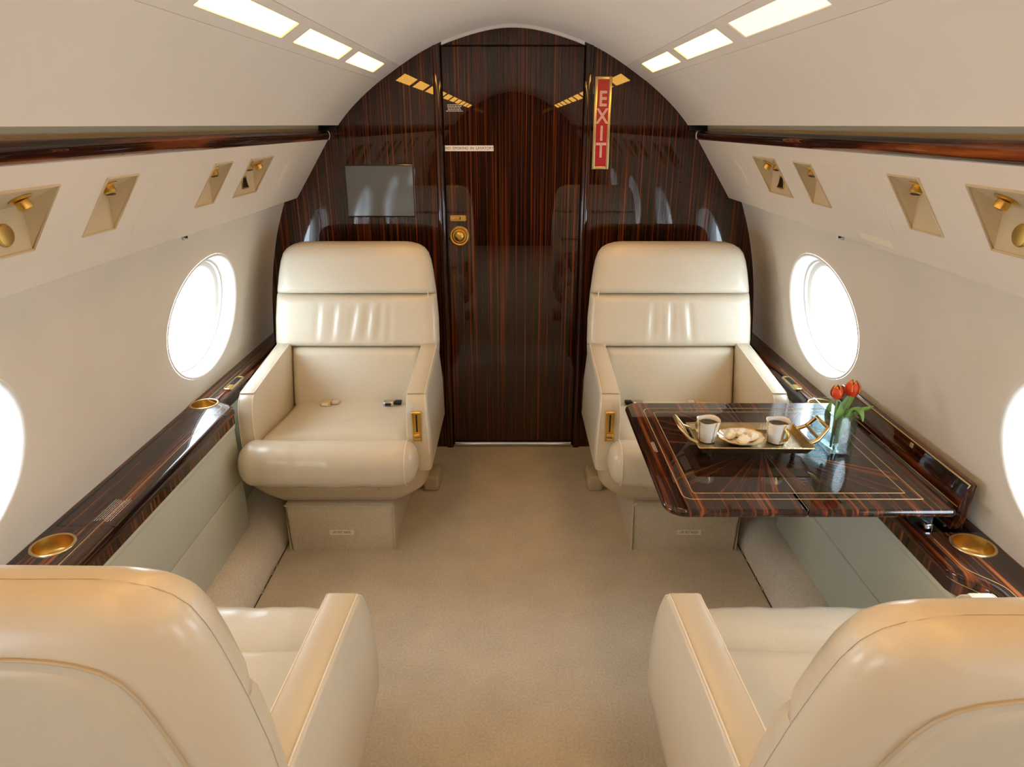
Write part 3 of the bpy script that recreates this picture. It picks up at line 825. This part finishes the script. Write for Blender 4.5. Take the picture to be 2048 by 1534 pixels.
# ------------------------------------------------------------------ armchairs
WTAB = [(.40, .325), (.60, .328), (.66, .330), (.75, .328), (.85, .319), (.93, .308), (.97, .300), (1.0, .289), (1.018, .274), (1.030, .252), (1.037, .226), (1.040, .200)]
def armchair(label, Xc, Y0, sx, fy, extra_recline=0.0, seed=1, pleats=()):
    rr = random.Random(seed)
    root = empty('armchair', (Xc, Y0, 0)); tag(root, label, 'armchair', 'cream leather cabin armchairs')
    slope = .262 + extra_recline
    def T(p): return (Xc + sx * p[0], Y0 + fy * p[1], p[2])
    def part(name, vf, mat='leather', parent=root, angle=50, smooth=True, flat=False):
        return mesh(name, [T(p) for p in vf[0]], vf[1], mat, parent, smooth, angle, flatcap=flat)
    def yb(z): return .14 + slope * (z - .43)
    # --- carpeted plinth
    pl = part('plinth', loft([[(x, y, z) for x, y in rrect(-.193 - k, .193 + k, -.258 - k * .5, .20, .012, 4, i)] for z, i, k in ((.0, .0, 0), (.19, 0, .004), (.196, .004, .004), (.197, .012, .004))]), 'carpet', angle=60)
    piping = [(-.193, -.2595, .004), (-.196, -.2615, .19), (.196, -.2615, .19), (.193, -.2595, .004)]
    part('plinth_binding', tube(piping, .005, 6), 'carpet', pl)
    # --- shroud under the seat
    rings = []
    for z, hx, yf, yr, r in ((.197, .205, -.235, .20, .03), (.205, .222, -.247, .21, .035), (.235, .275, -.262, .23, .045), (.262, .308, -.270, .24, .05), (.285, .322, -.272, .245, .05), (.345, .322, -.272, .245, .05)):
        rings.append([(x, y, z) for x, y in rrect(-hx, hx, yf, yr, r, 6)])
    sh = part('seat_shroud', loft(rings), 'leather_low', angle=50)
    part('footrest_strip', rbox(-.16, .155, -.292, -.262, .268, .286, .004), 'leather_low', sh)
    part('floor_fairing', rbox(.245, .312, .17, .30, .0, .075, .014, 3), 'leather_low')
    # --- seat cushion
    nx, ny = 36, 34
    rows = []
    for i in range(nx + 1):
        x = -.262 + .524 * i / nx; col = []
        ex = min(1, (.262 - abs(x)) / .05); rx = math.sqrt(max(0, 1 - (1 - ex) ** 2))
        for j in range(ny + 1):
            y = -.31 + .47 * j / ny
            z = .458 - .030 * smooth01((y + .30) / .40) + .008 * math.cos(PI * x / .53)
            z -= .030 * (1 - rx)
            z -= .024 * math.exp(-((y + .252 + .02 * (x / .262) ** 2) / .017) ** 2)           # crease behind the front roll
            for (fx, fyy, ang, ln, am) in ((.02, -.06, .55, .06, .010), (-.07, -.03, .2, .05, .006), (.12, -.13, .9, .05, .004)):
                dx, dy = x - fx, y - fyy
                a = dx * math.cos(ang) + dy * math.sin(ang) * -1; b_ = dx * math.sin(ang) + dy * math.cos(ang)
                z -= am * math.exp(-(a / .010) ** 2 - (b_ / ln) ** 2)
                z += am * .7 * math.exp(-((a - .018) / .012) ** 2 - (b_ / ln) ** 2)
            col.append((x, y, z))
        rows.append([(x, -.31, .35)] + col + [(x, .16, .35)])
    V = [p for r in rows for p in r]
    Fq = grid_faces(nx + 1, ny + 3)
    part('seat_cushion', (V, Fq), 'leather', angle=70)
    # --- front roll
    rings = []
    xsn = [-.305 + .610 * i / 60 for i in range(61)]
    for x in xsn:
        e = min(1, (.3055 - abs(x)) / .055)
        k = max(.02, math.sqrt(max(0, 1 - (1 - e) ** 2))) ** .8
        w = .0015 * math.sin(x * 37 + seed) + .001 * math.sin(x * 91)
        ring = []
        for a in range(40):
            t = 2 * PI * a / 40; ct, st = math.cos(t), math.sin(t)
            rp = 2 / 2.35
            yy = -.325 + (.079 * k + w) * math.copysign(abs(ct) ** rp, ct) + .012 * (x / .305) ** 2
            zz = .395 + (.076 * k + w * .6) * math.copysign(abs(st) ** rp, st) - .004 * math.exp(-(x / .16) ** 2) * max(0, st)
            ring.append((x, yy, zz))
        rings.append(ring)
    ro = part('front_roll', loft(rings), 'leather', angle=60)
    for sgn in (1,):
        st = []
        for a in range(24):
            t = PI * 1.42 - PI * 1.15 * a / 23
            st.append((sgn * .268, -.325 + .0785 * math.copysign(abs(math.cos(t)) ** .85, math.cos(t)) + .0085, .395 + .0755 * math.copysign(abs(math.sin(t)) ** .85, math.sin(t))))
        part('seam', tube(st, .0013, 6), 'stitch', ro)
    # --- back: pads in front of a shell
    def pad(name, z0, z1, wf, depth, nxp=60, nzp=34, rz=.028, rx=.05, pleat=(), parent=root, clip_top=False):
        rows = []
        for j in range(nzp + 1):
            zt = z0 + (z1 - z0) * j / nzp; row = []
            for i in range(nxp + 1):
                u = -1 + 2 * i / nxp; w = wf(zt); x = w * u
                ex = min(1, (w - abs(x)) / rx); fx = math.sqrt(max(0, 1 - (1 - ex) ** 2))
                eb = min(1, (zt - z0) / rz); fb = math.sqrt(max(0, 1 - (1 - eb) ** 2))
                rt = .06 if clip_top else rz
                et = min(1, (z1 - zt) / rt); ft = math.sqrt(max(0, 1 - (1 - et) ** 2))
                d = depth * (.28 + .72 * min(1, fx)) * (.45 + .55 * fb) * ((.45 if not clip_top else .15) + (.55 if not clip_top else .85) * ft)
                d += .006 * math.cos(u * PI / 2) * fb * ft
                for (px, am, wd, sl) in pleat:
                    q = (zt - z0) / (z1 - z0)
                    g = math.sin(PI * min(1, max(0, (q - .08) / .84))) ** .7
                    xx = x - px - sl * (q - .5)
                    d -= am * g * math.exp(-(xx / wd) ** 2); d += am * .8 * g * math.exp(-((xx - wd * 1.9) / (wd * 1.1)) ** 2)
                row.append((x, yb(zt) + .05 - d, zt))
            rows.append([(-wf(zt), yb(zt) + .052, zt)] + row + [(wf(zt), yb(zt) + .052, zt)])
        V = [p for r in rows for p in r]
        n = nxp + 3; Fq = grid_faces(nzp + 1, n)
        Fq.append(tuple(range(n))); Fq.append(tuple(range(nzp * n, nzp * n + n)))
        return part(name, (V, Fq), 'leather', parent, 65)
    wmain = lambda z: interp(WTAB, z)
    pad('headrest_pad', .846, 1.040, wmain, .05, clip_top=True)
    pad('middle_back_pad', .642, .8445, wmain, .052, pleat=pleats)
    pad('lower_back_pad', .405, .6405, lambda z: .264, .05, rx=.03)
    # --- shell
    DYS = lambda d: .05 + (d - .05) * .62
    def outl(inset):
        zb = .36
        P = [(w, z) for z, w in WTAB if z >= .40]
        P = [(WTAB[0][1], zb)] + P
        Q = [(max(w - inset, .01), zb + (z - zb) * (1 - inset / (1.04 - zb))) for w, z in P]
        return Q + [(-w, z) for w, z in reversed(Q)]
    rings = []
    for dy, ins in ((.040, .004), (.0525, .0004), (.07, 0), (.09, .003), (.108, .010), (.124, .020), (.138, .034), (.148, .048), (.153, .058), (.154, .066)):
        rings.append([(x, yb(z) + DYS(dy), z) for x, z in outl(ins)])
    part('back_shell', loft(rings), 'leather', angle=60)
    o1 = [(x, yb(z) + DYS(.155), z) for x, z in outl(.058) if z > .42]
    part('back_seam', tube(o1, .0022, 6), 'leather_low')
    o2 = outl(.085)
    part('rear_panel', loft([[(x, yb(z) + DYS(dy), z) for x, z in outl(i)] for dy, i in ((.152, .072), (.157, .075), (.160, .084), (.160, .10))]), 'leather', angle=60, flat=True)
    # welt along the inboard edge of the back
    we = [(wmain(z) - .028, yb(z) + .05 - .040, z) for z in [.66 + .3 * i / 20 for i in range(21)]]
    part('back_piping', tube(we, .0015, 6), 'stitch')
    # --- armrests
    prof = [(.235, .335), (.235, .50), (.215, .655), (.205, .660), (-.185, .618), (-.215, .612), (-.238, .598), (-.252, .575), (-.262, .54), (-.268, .48), (-.268, .40), (-.262, .335)]
    def prof_smooth(): return arc_smooth([(y, z) for y, z in prof[3:]], 4)
    P0 = [(y, z) for y, z in prof[:3]] + prof_smooth()
    cy, cz = -.02, .48
    def inset(P, d):
        out = []
        for y, z in P:
            out.append((y + (d if y < cy else -d) * min(1, abs(y - cy) / .1), z + (d if z < cz else -d) * min(1, abs(z - cz) / .1)))
        return out
    for sgn, nme in ((1, 'inboard_armrest'), (-1, 'outboard_armrest')):
        xi, xo = (.262, .330 if sgn == 1 else .318)
        lay = [(xi, .006), (xi + .0015, .002), (xi + .006, 0), (xo - .010, 0), (xo - .003, .003), (xo, .009)]
        rings = []
        for x, ins in lay:
            ring = []
            for y, z in inset(P0, ins):
                bul = .014 * smooth01((x - xi) / (xo - xi)) * math.sin(PI * min(1, max(0, (.62 - z) / .45))) * 1.0 if sgn == 1 else 0
                ring.append((sgn * (x + bul), y, z))
            rings.append(ring)
        for k in (.85, .6, .35, .12):
            rings.append([(sgn * (lay[-1][0] + (.014 * math.sin(PI * min(1, max(0, (.62 - (cz + (z - cz) * k)) / .45))) if sgn == 1 else 0)), cy + (y - cy) * k, cz + (z - cz) * k) for y, z in inset(P0, .012)])
        ar = part(nme, loft(rings), 'leather', angle=45)
        for xe, ins in ((xi + .003, .001), (xo - .006, .001)):
            line = []
            for y, z in inset(P0, ins)[3:-4]:
                bul = .014 * smooth01((xe - xi) / (xo - xi)) * math.sin(PI * min(1, max(0, (.62 - z) / .45))) if sgn == 1 else 0
                line.append((sgn * (xe + bul), y, z + .0004))
            part('arm_piping', tube(line, .0013, 6), 'stitch', ar)
        if sgn == 1:
            # gold recline handle plate on the front of the arm
            yf = -.2665
            fr = [rrect(.283, .315, .452, .562, .003, 3, i) for i in (0, 0, .0015, .004, .005)]
            hp = part('recline_handle', loft([[(x, y, z) for x, z in q] for q, y in zip(fr, (yf + .012, yf - .004, yf - .0055, yf - .0055, yf - .002))]), 'gold', ar)
            part('handle_slot', rbox(.2965, .3015, yf - .0035, yf - .0015, .487, .552, .001), 'black', hp)
            part('handle_lever', rbox(.288, .310, yf - .011, yf - .0015, .470, .482, .003), 'gold', hp)
            part('handle_lever_foot', rbox(.288, .310, yf - .009, yf - .0015, .456, .466, .003), 'gold_satin', hp)
    # --- lap belt buckles at the crease
    for bx, ty in ((-.115, 'gold'), (.135, 'chrome')):
        bk = part('belt_buckle', rbox(bx - .020, bx + .022, .085, .115, .434, .452, .003), 'chrome' if ty == 'chrome' else 'brass_line')
        part('buckle_plate', rbox(bx - .012, bx + .012, .083, .087, .438, .448, .001), 'black' if ty == 'chrome' else 'stitch', bk)
        part('belt_webbing', rbox(bx + .022, bx + .05, .10, .125, .436, .448, .003), 'black' if ty == 'chrome' else 'leather', bk)
    # --- life vest placard on the plinth
    if fy == 1:
        o = part('life_vest_placard', rbox(-.044 if sx == 1 else -.059, .044 if sx == 1 else .029, -.2612, -.2596, .068, .088, .0003, 1), 'ivory', pl, smooth=False)
        text_mesh('lettering', '- LIFE VEST INSIDE -', .0148, 'ink', FACE_MY(Xc + (0 if sx == 1 else .015), Y0 - .2614, .0785, 0), o, .0001, squeeze=.62)
    return root

PL1 = ((-.15, .004, .012, .02), (-.085, .005, .011, .03), (-.01, .006, .012, .04), (.05, .006, .012, .03), (.10, .004, .010, .02), (.14, .003, .010, .01))
PL2 = ((.075, .006, .011, -.01), (.0, .007, .010, 0.0), (-.075, .006, .011, .02))
armchair('cream leather armchair against the wood bulkhead, under the grey screen', -.630, 2.40, 1, 1, 0, 1, PL1)
armchair('cream leather armchair against the wood bulkhead, behind the fold-out table', .632, 2.40, -1, 1, 0, 2, PL2)
armchair('cream leather armchair seen from behind in the left foreground', -.632, 0.885, 1, -1, -0.085, 3, PL1)
armchair('cream leather armchair seen from behind in the right foreground', .634, 0.885, -1, -1, 0.005, 4, PL2)

# ------------------------------------------------------------------ fold-out table
TZ = .66
root = empty('folding_table', (.68, 1.66, .585)); tag(root, 'glossy dark wood fold-out table with brass inlay lines, tray on top', 'table')
def t_out(x0, x1, radii):
    return lambda i: rrect(x0, x1, 1.337, 1.985, .05, 8, i, radii)
lays = [(TZ - .020, .008), (TZ - .0185, .004), (TZ - .014, .001), (TZ - .010, 0), (TZ - .005, .0015), (TZ - .002, .004), (TZ, .009)]
lf1 = mesh('table_leaf', *prism(t_out(.348, .6712, (.001, .045, .05, .001)), lays), 'wood_y', root, angle=50, flatcap=True)
lf2 = mesh('table_leaf', *prism(t_out(.6722, 1.012, (.004, .001, .001, .012)), lays), 'wood_y', root, angle=50, flatcap=True)
for lf, (xa, xb) in ((lf1, (.428, .6708)), (lf2, (.6726, .950))):
    mesh('sunburst_field', *rbox(xa, xb, 1.422, 1.905, TZ - .0005, TZ + .0003, 0), 'wood_field', lf, smooth=False)
def inlay(i, r):
    pts = rrect(.348, 1.012, 1.337, 1.985, .05, 6, i, (.003, r, r, .003))
    return [(x, y, TZ + .0003) for x, y in pts]
mesh('outer_inlay', *tube(inlay(.052, .075), .0011, 6, closed=True, sy=.5), 'brass_line', root)
mesh('inner_inlay', *tube(inlay(.080, .088), .0011, 6, closed=True, sy=.5), 'brass_line', root)
mesh('hinge_line', *rbox(.6710, .6724, 1.342, 1.980, TZ - .004, TZ + .0002, 0), 'chrome', root, smooth=False)
tiny_lines('printed_notice', 3, .07, .011, 'whiteink', Matrix.Translation((.384, 1.665, TZ + .0002)) @ Matrix.Rotation(-PI / 2, 4, 'Z'), root, 12)
mesh('support_arm', *join(rbox(.955, 1.005, 1.40, 1.43, .53, TZ - .019, .004), rbox(.90, 1.0, 1.405, 1.425, TZ - .034, TZ - .019, .003)), 'black', root)
mesh('support_arm', *join(rbox(.955, 1.005, 1.90, 1.93, .53, TZ - .019, .004), rbox(.90, 1.0, 1.905, 1.925, TZ - .034, TZ - .019, .003)), 'black', root)
mesh('slide_track', *rbox(.972, .990, 1.375, 1.40, .55, .60, .003), 'chrome', root)
# lid of the table well folded up against the wall
lid = empty('table_lid', (1.05, 1.66, .585)); tag(lid, 'upright dark wood lid with brass edge standing between table and right wall', 'lid')
cs = [(1.030, .588), (1.046, .700), (1.049, .704), (1.064, .706), (1.067, .702), (1.060, .588)]
mesh('lid_board', *loft([[(x, y, z) for x, z in cs] for y in (1.376, 2.02)]), 'wood_y', lid, angle=50)
mesh('brass_edge', *loft([[(x, y, z) for x, z in ((1.0455, .696), (1.049, .7047), (1.052, .7047), (1.0475, .696))] for y in (1.375, 2.02)]), 'brass_line', lid, smooth=False)
mesh('inlay_line', *tube([(1.0375, 1.38, .645), (1.0375, 2.01, .645)], .0009, 6), 'brass_line', lid)
mesh('hinge_barrel', *tube([(1.024, 1.385, .591), (1.024, 2.0, .591)], .004, 8), 'black', lid)
mesh('lid_catch', *rbox(1.0425, 1.0475, 1.60, 1.612, .688, .700, .001), 'brass_line', lid)

# ------------------------------------------------------------------ tray, cups, plate, pastries
tr = empty('serving_tray', (.63, 1.665, TZ)); tag(tr, 'hammered gold rectangular serving tray with open handles on the table', 'tray')
TR = Matrix.Translation((.630, 1.652, TZ + .010)) @ Matrix.Rotation(-.015, 4, 'Z')
o_ = lambda hx, hy, r: (lambda i: rrect(-hx, hx, -hy, hy, r, 4, i))
rings = []
for hx, hy, z in ((.138, .068, .012), (.148, .078, .030), (.151, .081, .031), (.150, .080, .033), (.145, .075, .032), (.137, .067, .017), (.10, .05, .016)):
    rings.append([(x, y, z) for x, y in rrect(-hx, hx, -hy, hy, .006, 4)])
mesh('tray_body', *xform(loft(rings), TR), 'tray', tr, angle=40)
for sx in (-1, 1):
    for sy in (-1, 1):
        mesh('tray_foot', *xform(lathe([(.006, -.010), (.005, .0), (.008, .013)], 14, (sx * .11, sy * .04, 0)), TR), 'black', tr)
for sx in (-1, 1):
    # open handle: two arms rising outwards and a grip bar, with an inner cross bar
    def hb(a, b, r=.0055): return tube([a, b], r, 8)
    p = [(sx * .146, -.046, .030), (sx * .168, -.044, .040), (sx * .192, -.036, .070), (sx * .192, .036, .070), (sx * .168, .044, .040), (sx * .146, .046, .030)]
    q = [[(x, y, z) for x, y, z in p]]
    hd = mesh('tray_handle', *xform(join(tube(p, .0055, 8)), TR), 'goldframe', tr, angle=50)
    mesh('handle_bar', *xform(tube([(sx * .170, -.042, .043), (sx * .170, .042, .043)], .0045, 8), TR), 'goldframe', hd, angle=50)

def cup_of_coffee(label, x, y, rot, handle):
    z = TZ + .0275
    root = empty('coffee_cup', (x, y, z)); tag(root, label, 'cup', 'white and gold cups on the tray')
    n = 60
    prof = [(.0, .0015), (.020, 0), (.0225, .001), (.024, .012), (.0265, .032), (.0295, .050), (.0315, .0595), (.0313, .061), (.0303, .0605), (.0285, .051), (.0255, .034), (.022, .006), (0, .005)]
    rings = []
    for r, h in prof:
        rings.append([(x + r * math.cos(rot + 2 * PI * k / n), y + r * math.sin(rot + 2 * PI * k / n), z + h + (.0015 * math.sin(3 * 2 * PI * k / n) if h > .055 else 0)) for k in range(n)])
    V, Fq = loft(rings, True, False)
    mi = []
    for i in range(len(prof) - 1):
        for j in range(n):
            band = (j % 15) in (0,) or ((j % 15) == (1 if i % 2 else 14) and i in (2, 5))
            mi.append(1 if (i in (6, 7)) or (1 <= i <= 5 and band) else 0)
    me = mesh('cup_body', V, Fq, None, root, mats=['porcelain', 'gold'], midx=mi, angle=60)
    mesh('coffee', *lathe([(.0283, .049), (0.0005, .0492)], 32, (x, y, z)), 'coffee', root)
    hp = []
    for k in range(13):
        a = -PI / 2 + PI * k / 12
        hp.append((math.cos(a) * .014, 0, .030 + math.sin(a) * .017))
    R = Matrix.Translation((x, y, z)) @ Matrix.Rotation(handle, 4, 'Z') @ Matrix.Translation((.024, 0, 0))
    mesh('cup_handle', *xform(tube(hp, .0042, 8), R), 'gold', root)
cup_of_coffee('white cup of coffee with gold stripes at the left end of the tray', .520, 1.652, .35, 2.2)
cup_of_coffee('white cup of coffee with a gold handle facing forward, right end of the tray', .703, 1.644, .1, -1.15)

px, py, pz = .607, 1.639, TZ + .0273
pr = empty('pastry_plate', (px, py, pz)); tag(pr, 'scalloped white plate with gold rim holding pastries on the tray', 'plate')
sc_f = lambda a: 1 + .035 * abs(math.sin(6 * a)) - .02
def plate_ring(prof):
    rings = []
    for r, h in prof:
        k = min(1, max(0, (r - .02) / .03))
        rings.append([(px + r * (1 + .05 * k * (abs(math.sin(6 * 2 * PI * j / 96)) - .5)) * math.cos(2 * PI * j / 96), py + .86 * r * (1 + .05 * k * (abs(math.sin(6 * 2 * PI * j / 96)) - .5)) * math.sin(2 * PI * j / 96), pz + h) for j in range(96)])
    return rings
mesh('plate_body', *loft(plate_ring([(.001, .001), (.028, 0), (.032, .002), (.046, .008), (.060, .017), (.0615, .0185), (.0605, .0195), (.046, .0115), (.030, .005), (.001, .0045)]), True, False), 'porcelain', pr, angle=60)
mesh('plate_rim', *loft(plate_ring([(.0606, .0178), (.0622, .0185), (.0608, .0202), (.0585, .0188)]), True, False), 'gold', pr, angle=60)
def pastry(label, x, y, z, r, seed):
    rr = random.Random(seed)
    bm = bmesh.new(); bmesh.ops.create_icosphere(bm, subdivisions=4, radius=1.0)
    bl = [(Vector((rr.gauss(0, 1), rr.gauss(0, 1), rr.gauss(0, .8))).normalized(), rr.uniform(.12, .26), rr.uniform(.18, .36)) for _ in range(26)]
    V = []; low = []
    for v in bm.verts:
        n = v.co.normalized(); k = .86
        for d, am, w in bl: k += am * math.exp(-((n - d).length / w) ** 2)
        V.append((x + n.x * k * r, y + n.y * k * r * .92, z + r * .62 + max(-.62 * r, n.z * k * r * .95)))
    bm.verts.index_update()
    Fq = [tuple(v.index for v in f.verts) for f in bm.faces]
    zc = [sum(V[i][2] for i in f) / 3 for f in Fq]
    bm.free()
    mi = [1 if q < z + r * .20 else 0 for q in zc]
    o = mesh('pastry', V, Fq, None, None, mats=['pastry', 'pastry_base'], midx=mi, angle=70)
    tag(o, label, 'pastry', 'sugared pastries on the plate')
pastry('sugared round pastry at the left of the plate', px - .027, py + .010, pz + .006, .0155, 1)
pastry('sugared round pastry at the back middle of the plate', px + .004, py + .020, pz + .006, .0165, 2)
pastry('sugared round pastry at the right of the plate', px + .031, py + .002, pz + .006, .0155, 3)
pastry('sugared round pastry at the front of the plate, nearest the viewer', px + .000, py - .019, pz + .006, .0165, 4)

# ------------------------------------------------------------------ vase with tulips
vx0, vx1, vy0, vy1, vh = .8265, .890, 1.600, 1.738, .116
va = empty('glass_vase', ((vx0 + vx1) / 2, (vy0 + vy1) / 2, TZ)); tag(va, 'rectangular clear glass vase of water holding tulips on the table', 'vase')
th = .0045
rings = [[(x, y, TZ + .0003 + z) for x, y in rrect(vx0, vx1, vy0, vy1, .003, 3, i)] for z, i in ((0, .001), (.002, 0), (vh - .001, 0), (vh, .001), (vh, th - .001), (vh - .001, th), (.011, th), (.010, th + .001))]
mesh('vase_body', *loft(rings), 'glass', va, angle=40)
rings = [[(x, y, TZ + .0003 + z) for x, y in rrect(vx0, vx1, vy0, vy1, .003, 3, i)] for z, i in ((.0098, th - .0006), (.064, th - .0006))]
mesh('water', *loft(rings), 'water', va, angle=40)
def bez(p, n=16):
    p = [Vector(q) for q in p]; out = []
    for i in range(n + 1):
        t = i / n; s_ = 1 - t
        out.append(p[0] * s_ ** 3 + p[1] * 3 * s_ * s_ * t + p[2] * 3 * s_ * t * t + p[3] * t ** 3)
    return out
def tulip(label, base, head, lean, hr, hh, seed):
    rr = random.Random(seed)
    root = empty('tulip', base); tag(root, label, 'flower', 'orange tulips in the vase')
    hv = Vector(head)
    mid = Vector(base).lerp(hv, .5)
    path = bez([base, Vector(base) + Vector((0, 0, .05)), mid + Vector((0, 0, .03)), head])
    mesh('stem', *tube(path, [.0032] * 17, 8), 'stem', root)
    ax = Vector(lean).normalized(); R = ax.to_track_quat('Z', 'Y').to_matrix().to_4x4()
    for k in range(6):
        inner = k % 2
        a0 = 2 * PI * k / 6 + rr.uniform(-.1, .1)
        rows = []; nu, nv = 11, 15
        for j in range(nv + 1):
            t = j / nv
            rad = hr * (.25 + 1.0 * math.sin(PI * min(1, t * .78 + .08)) ** .8) * (.90 if inner else 1.0) * (1 - .22 * t * t)
            half = .80 * (math.sin(PI * (t * .93 + .035)) ** .55) * (1 - .25 * t)
            row = []
            for i in range(nu + 1):
                u = -1 + 2 * i / nu
                a = a0 + half * u
                q = rad * (1 + .05 * abs(u) ** 2 * (0 if inner else 1))
                row.append(Vector((q * math.cos(a), q * math.sin(a), hh * t - .002 * u * u)))
            rows.append(row)
        V = [p for r in rows for p in r]; nV = len(V)
        V2 = [Vector((p.x * .96, p.y * .96, p.z)) for p in V]
        Fq = grid_faces(nv + 1, nu + 1)
        mi = [1 if (f[0] // (nu + 1)) >= nv - 2 or (f[0] % (nu + 1)) in (0, nu - 1) and (f[0] // (nu + 1)) > 5 else 0 for f in Fq]
        Fall = Fq + [tuple(i + nV for i in reversed(f)) for f in Fq]
        vv = [Matrix.Translation(head) @ R @ p for p in V + V2]
        mesh('petal', vv, Fall, None, root, mats=['petal', 'petal_edge'], midx=mi + mi, angle=80, fix=False)
    return root
def leaf(parent, pts, width, normal):
    path = bez(pts, 18); nrm = Vector(normal).normalized(); rows = []
    for i, p in enumerate(path):
        t = i / 18
        tan = (path[min(i + 1, 18)] - path[max(i - 1, 0)]).normalized()
        side = tan.cross(nrm).normalized(); up = side.cross(tan).normalized()
        w = width * (math.sin(PI * (t * .9 + .08)) ** .8) * (1 - .15 * t) + .0004
        rows.append([p + side * w * u + up * w * .45 * (u * u) for u in (-1, -.66, -.33, 0, .33, .66, 1)])
    V = [q for r in rows for q in r]; n = len(V)
    V2 = [q + Vector((0, 0, -.0008)) - nrm * .0006 for q in V]
    Fq = grid_faces(19, 7)
    mesh('leaf', V + V2, Fq + [tuple(i + n for i in reversed(f)) for f in Fq], 'leaf', parent, angle=80, fix=False)
vb = TZ + .013
t1 = tulip('orange-red tulip with the smaller head, at the left of the vase', (.850, 1.64, vb), (.848, 1.648, TZ + .150), (-.10, .05, 1), .0135, .036, 1)
t2 = tulip('orange-red tulip with the larger open head, at the right of the vase', (.868, 1.66, vb), (.886, 1.655, TZ + .155), (.10, 0, 1), .0165, .042, 2)
leaf(t1, [(.851, 1.632, TZ + .05), (.848, 1.625, TZ + .09), (.846, 1.62, TZ + .12), (.850, 1.625, TZ + .148)], .012, (-.2, -1, .2))
leaf(t1, [(.846, 1.66, TZ + .05), (.838, 1.66, TZ + .10), (.836, 1.66, TZ + .11), (.842, 1.66, TZ + .138)], .009, (-.8, -.6, .2))
leaf(t1, [(.856, 1.625, TZ + .03), (.853, 1.615, TZ + .07), (.858, 1.612, TZ + .10), (.868, 1.61, TZ + .13)], .010, (0, -1, .3))
leaf(t2, [(.872, 1.64, TZ + .06), (.878, 1.63, TZ + .115), (.885, 1.60, TZ + .165), (.892, 1.585, TZ + .112)], .013, (0, -.6, 1))
leaf(t2, [(.874, 1.65, TZ + .07), (.885, 1.64, TZ + .11), (.905, 1.63, TZ + .12), (.932, 1.62, TZ + .138)], .010, (.1, -.6, 1))
leaf(t2, [(.874, 1.67, TZ + .06), (.884, 1.68, TZ + .12), (.905, 1.69, TZ + .13), (.925, 1.70, TZ + .162)], .011, (-.3, -.7, .7))
leaf(t2, [(.870, 1.68, TZ + .05), (.880, 1.70, TZ + .10), (.890, 1.71, TZ + .12), (.905, 1.69, TZ + .105)], .011, (.3, -.8, .5))
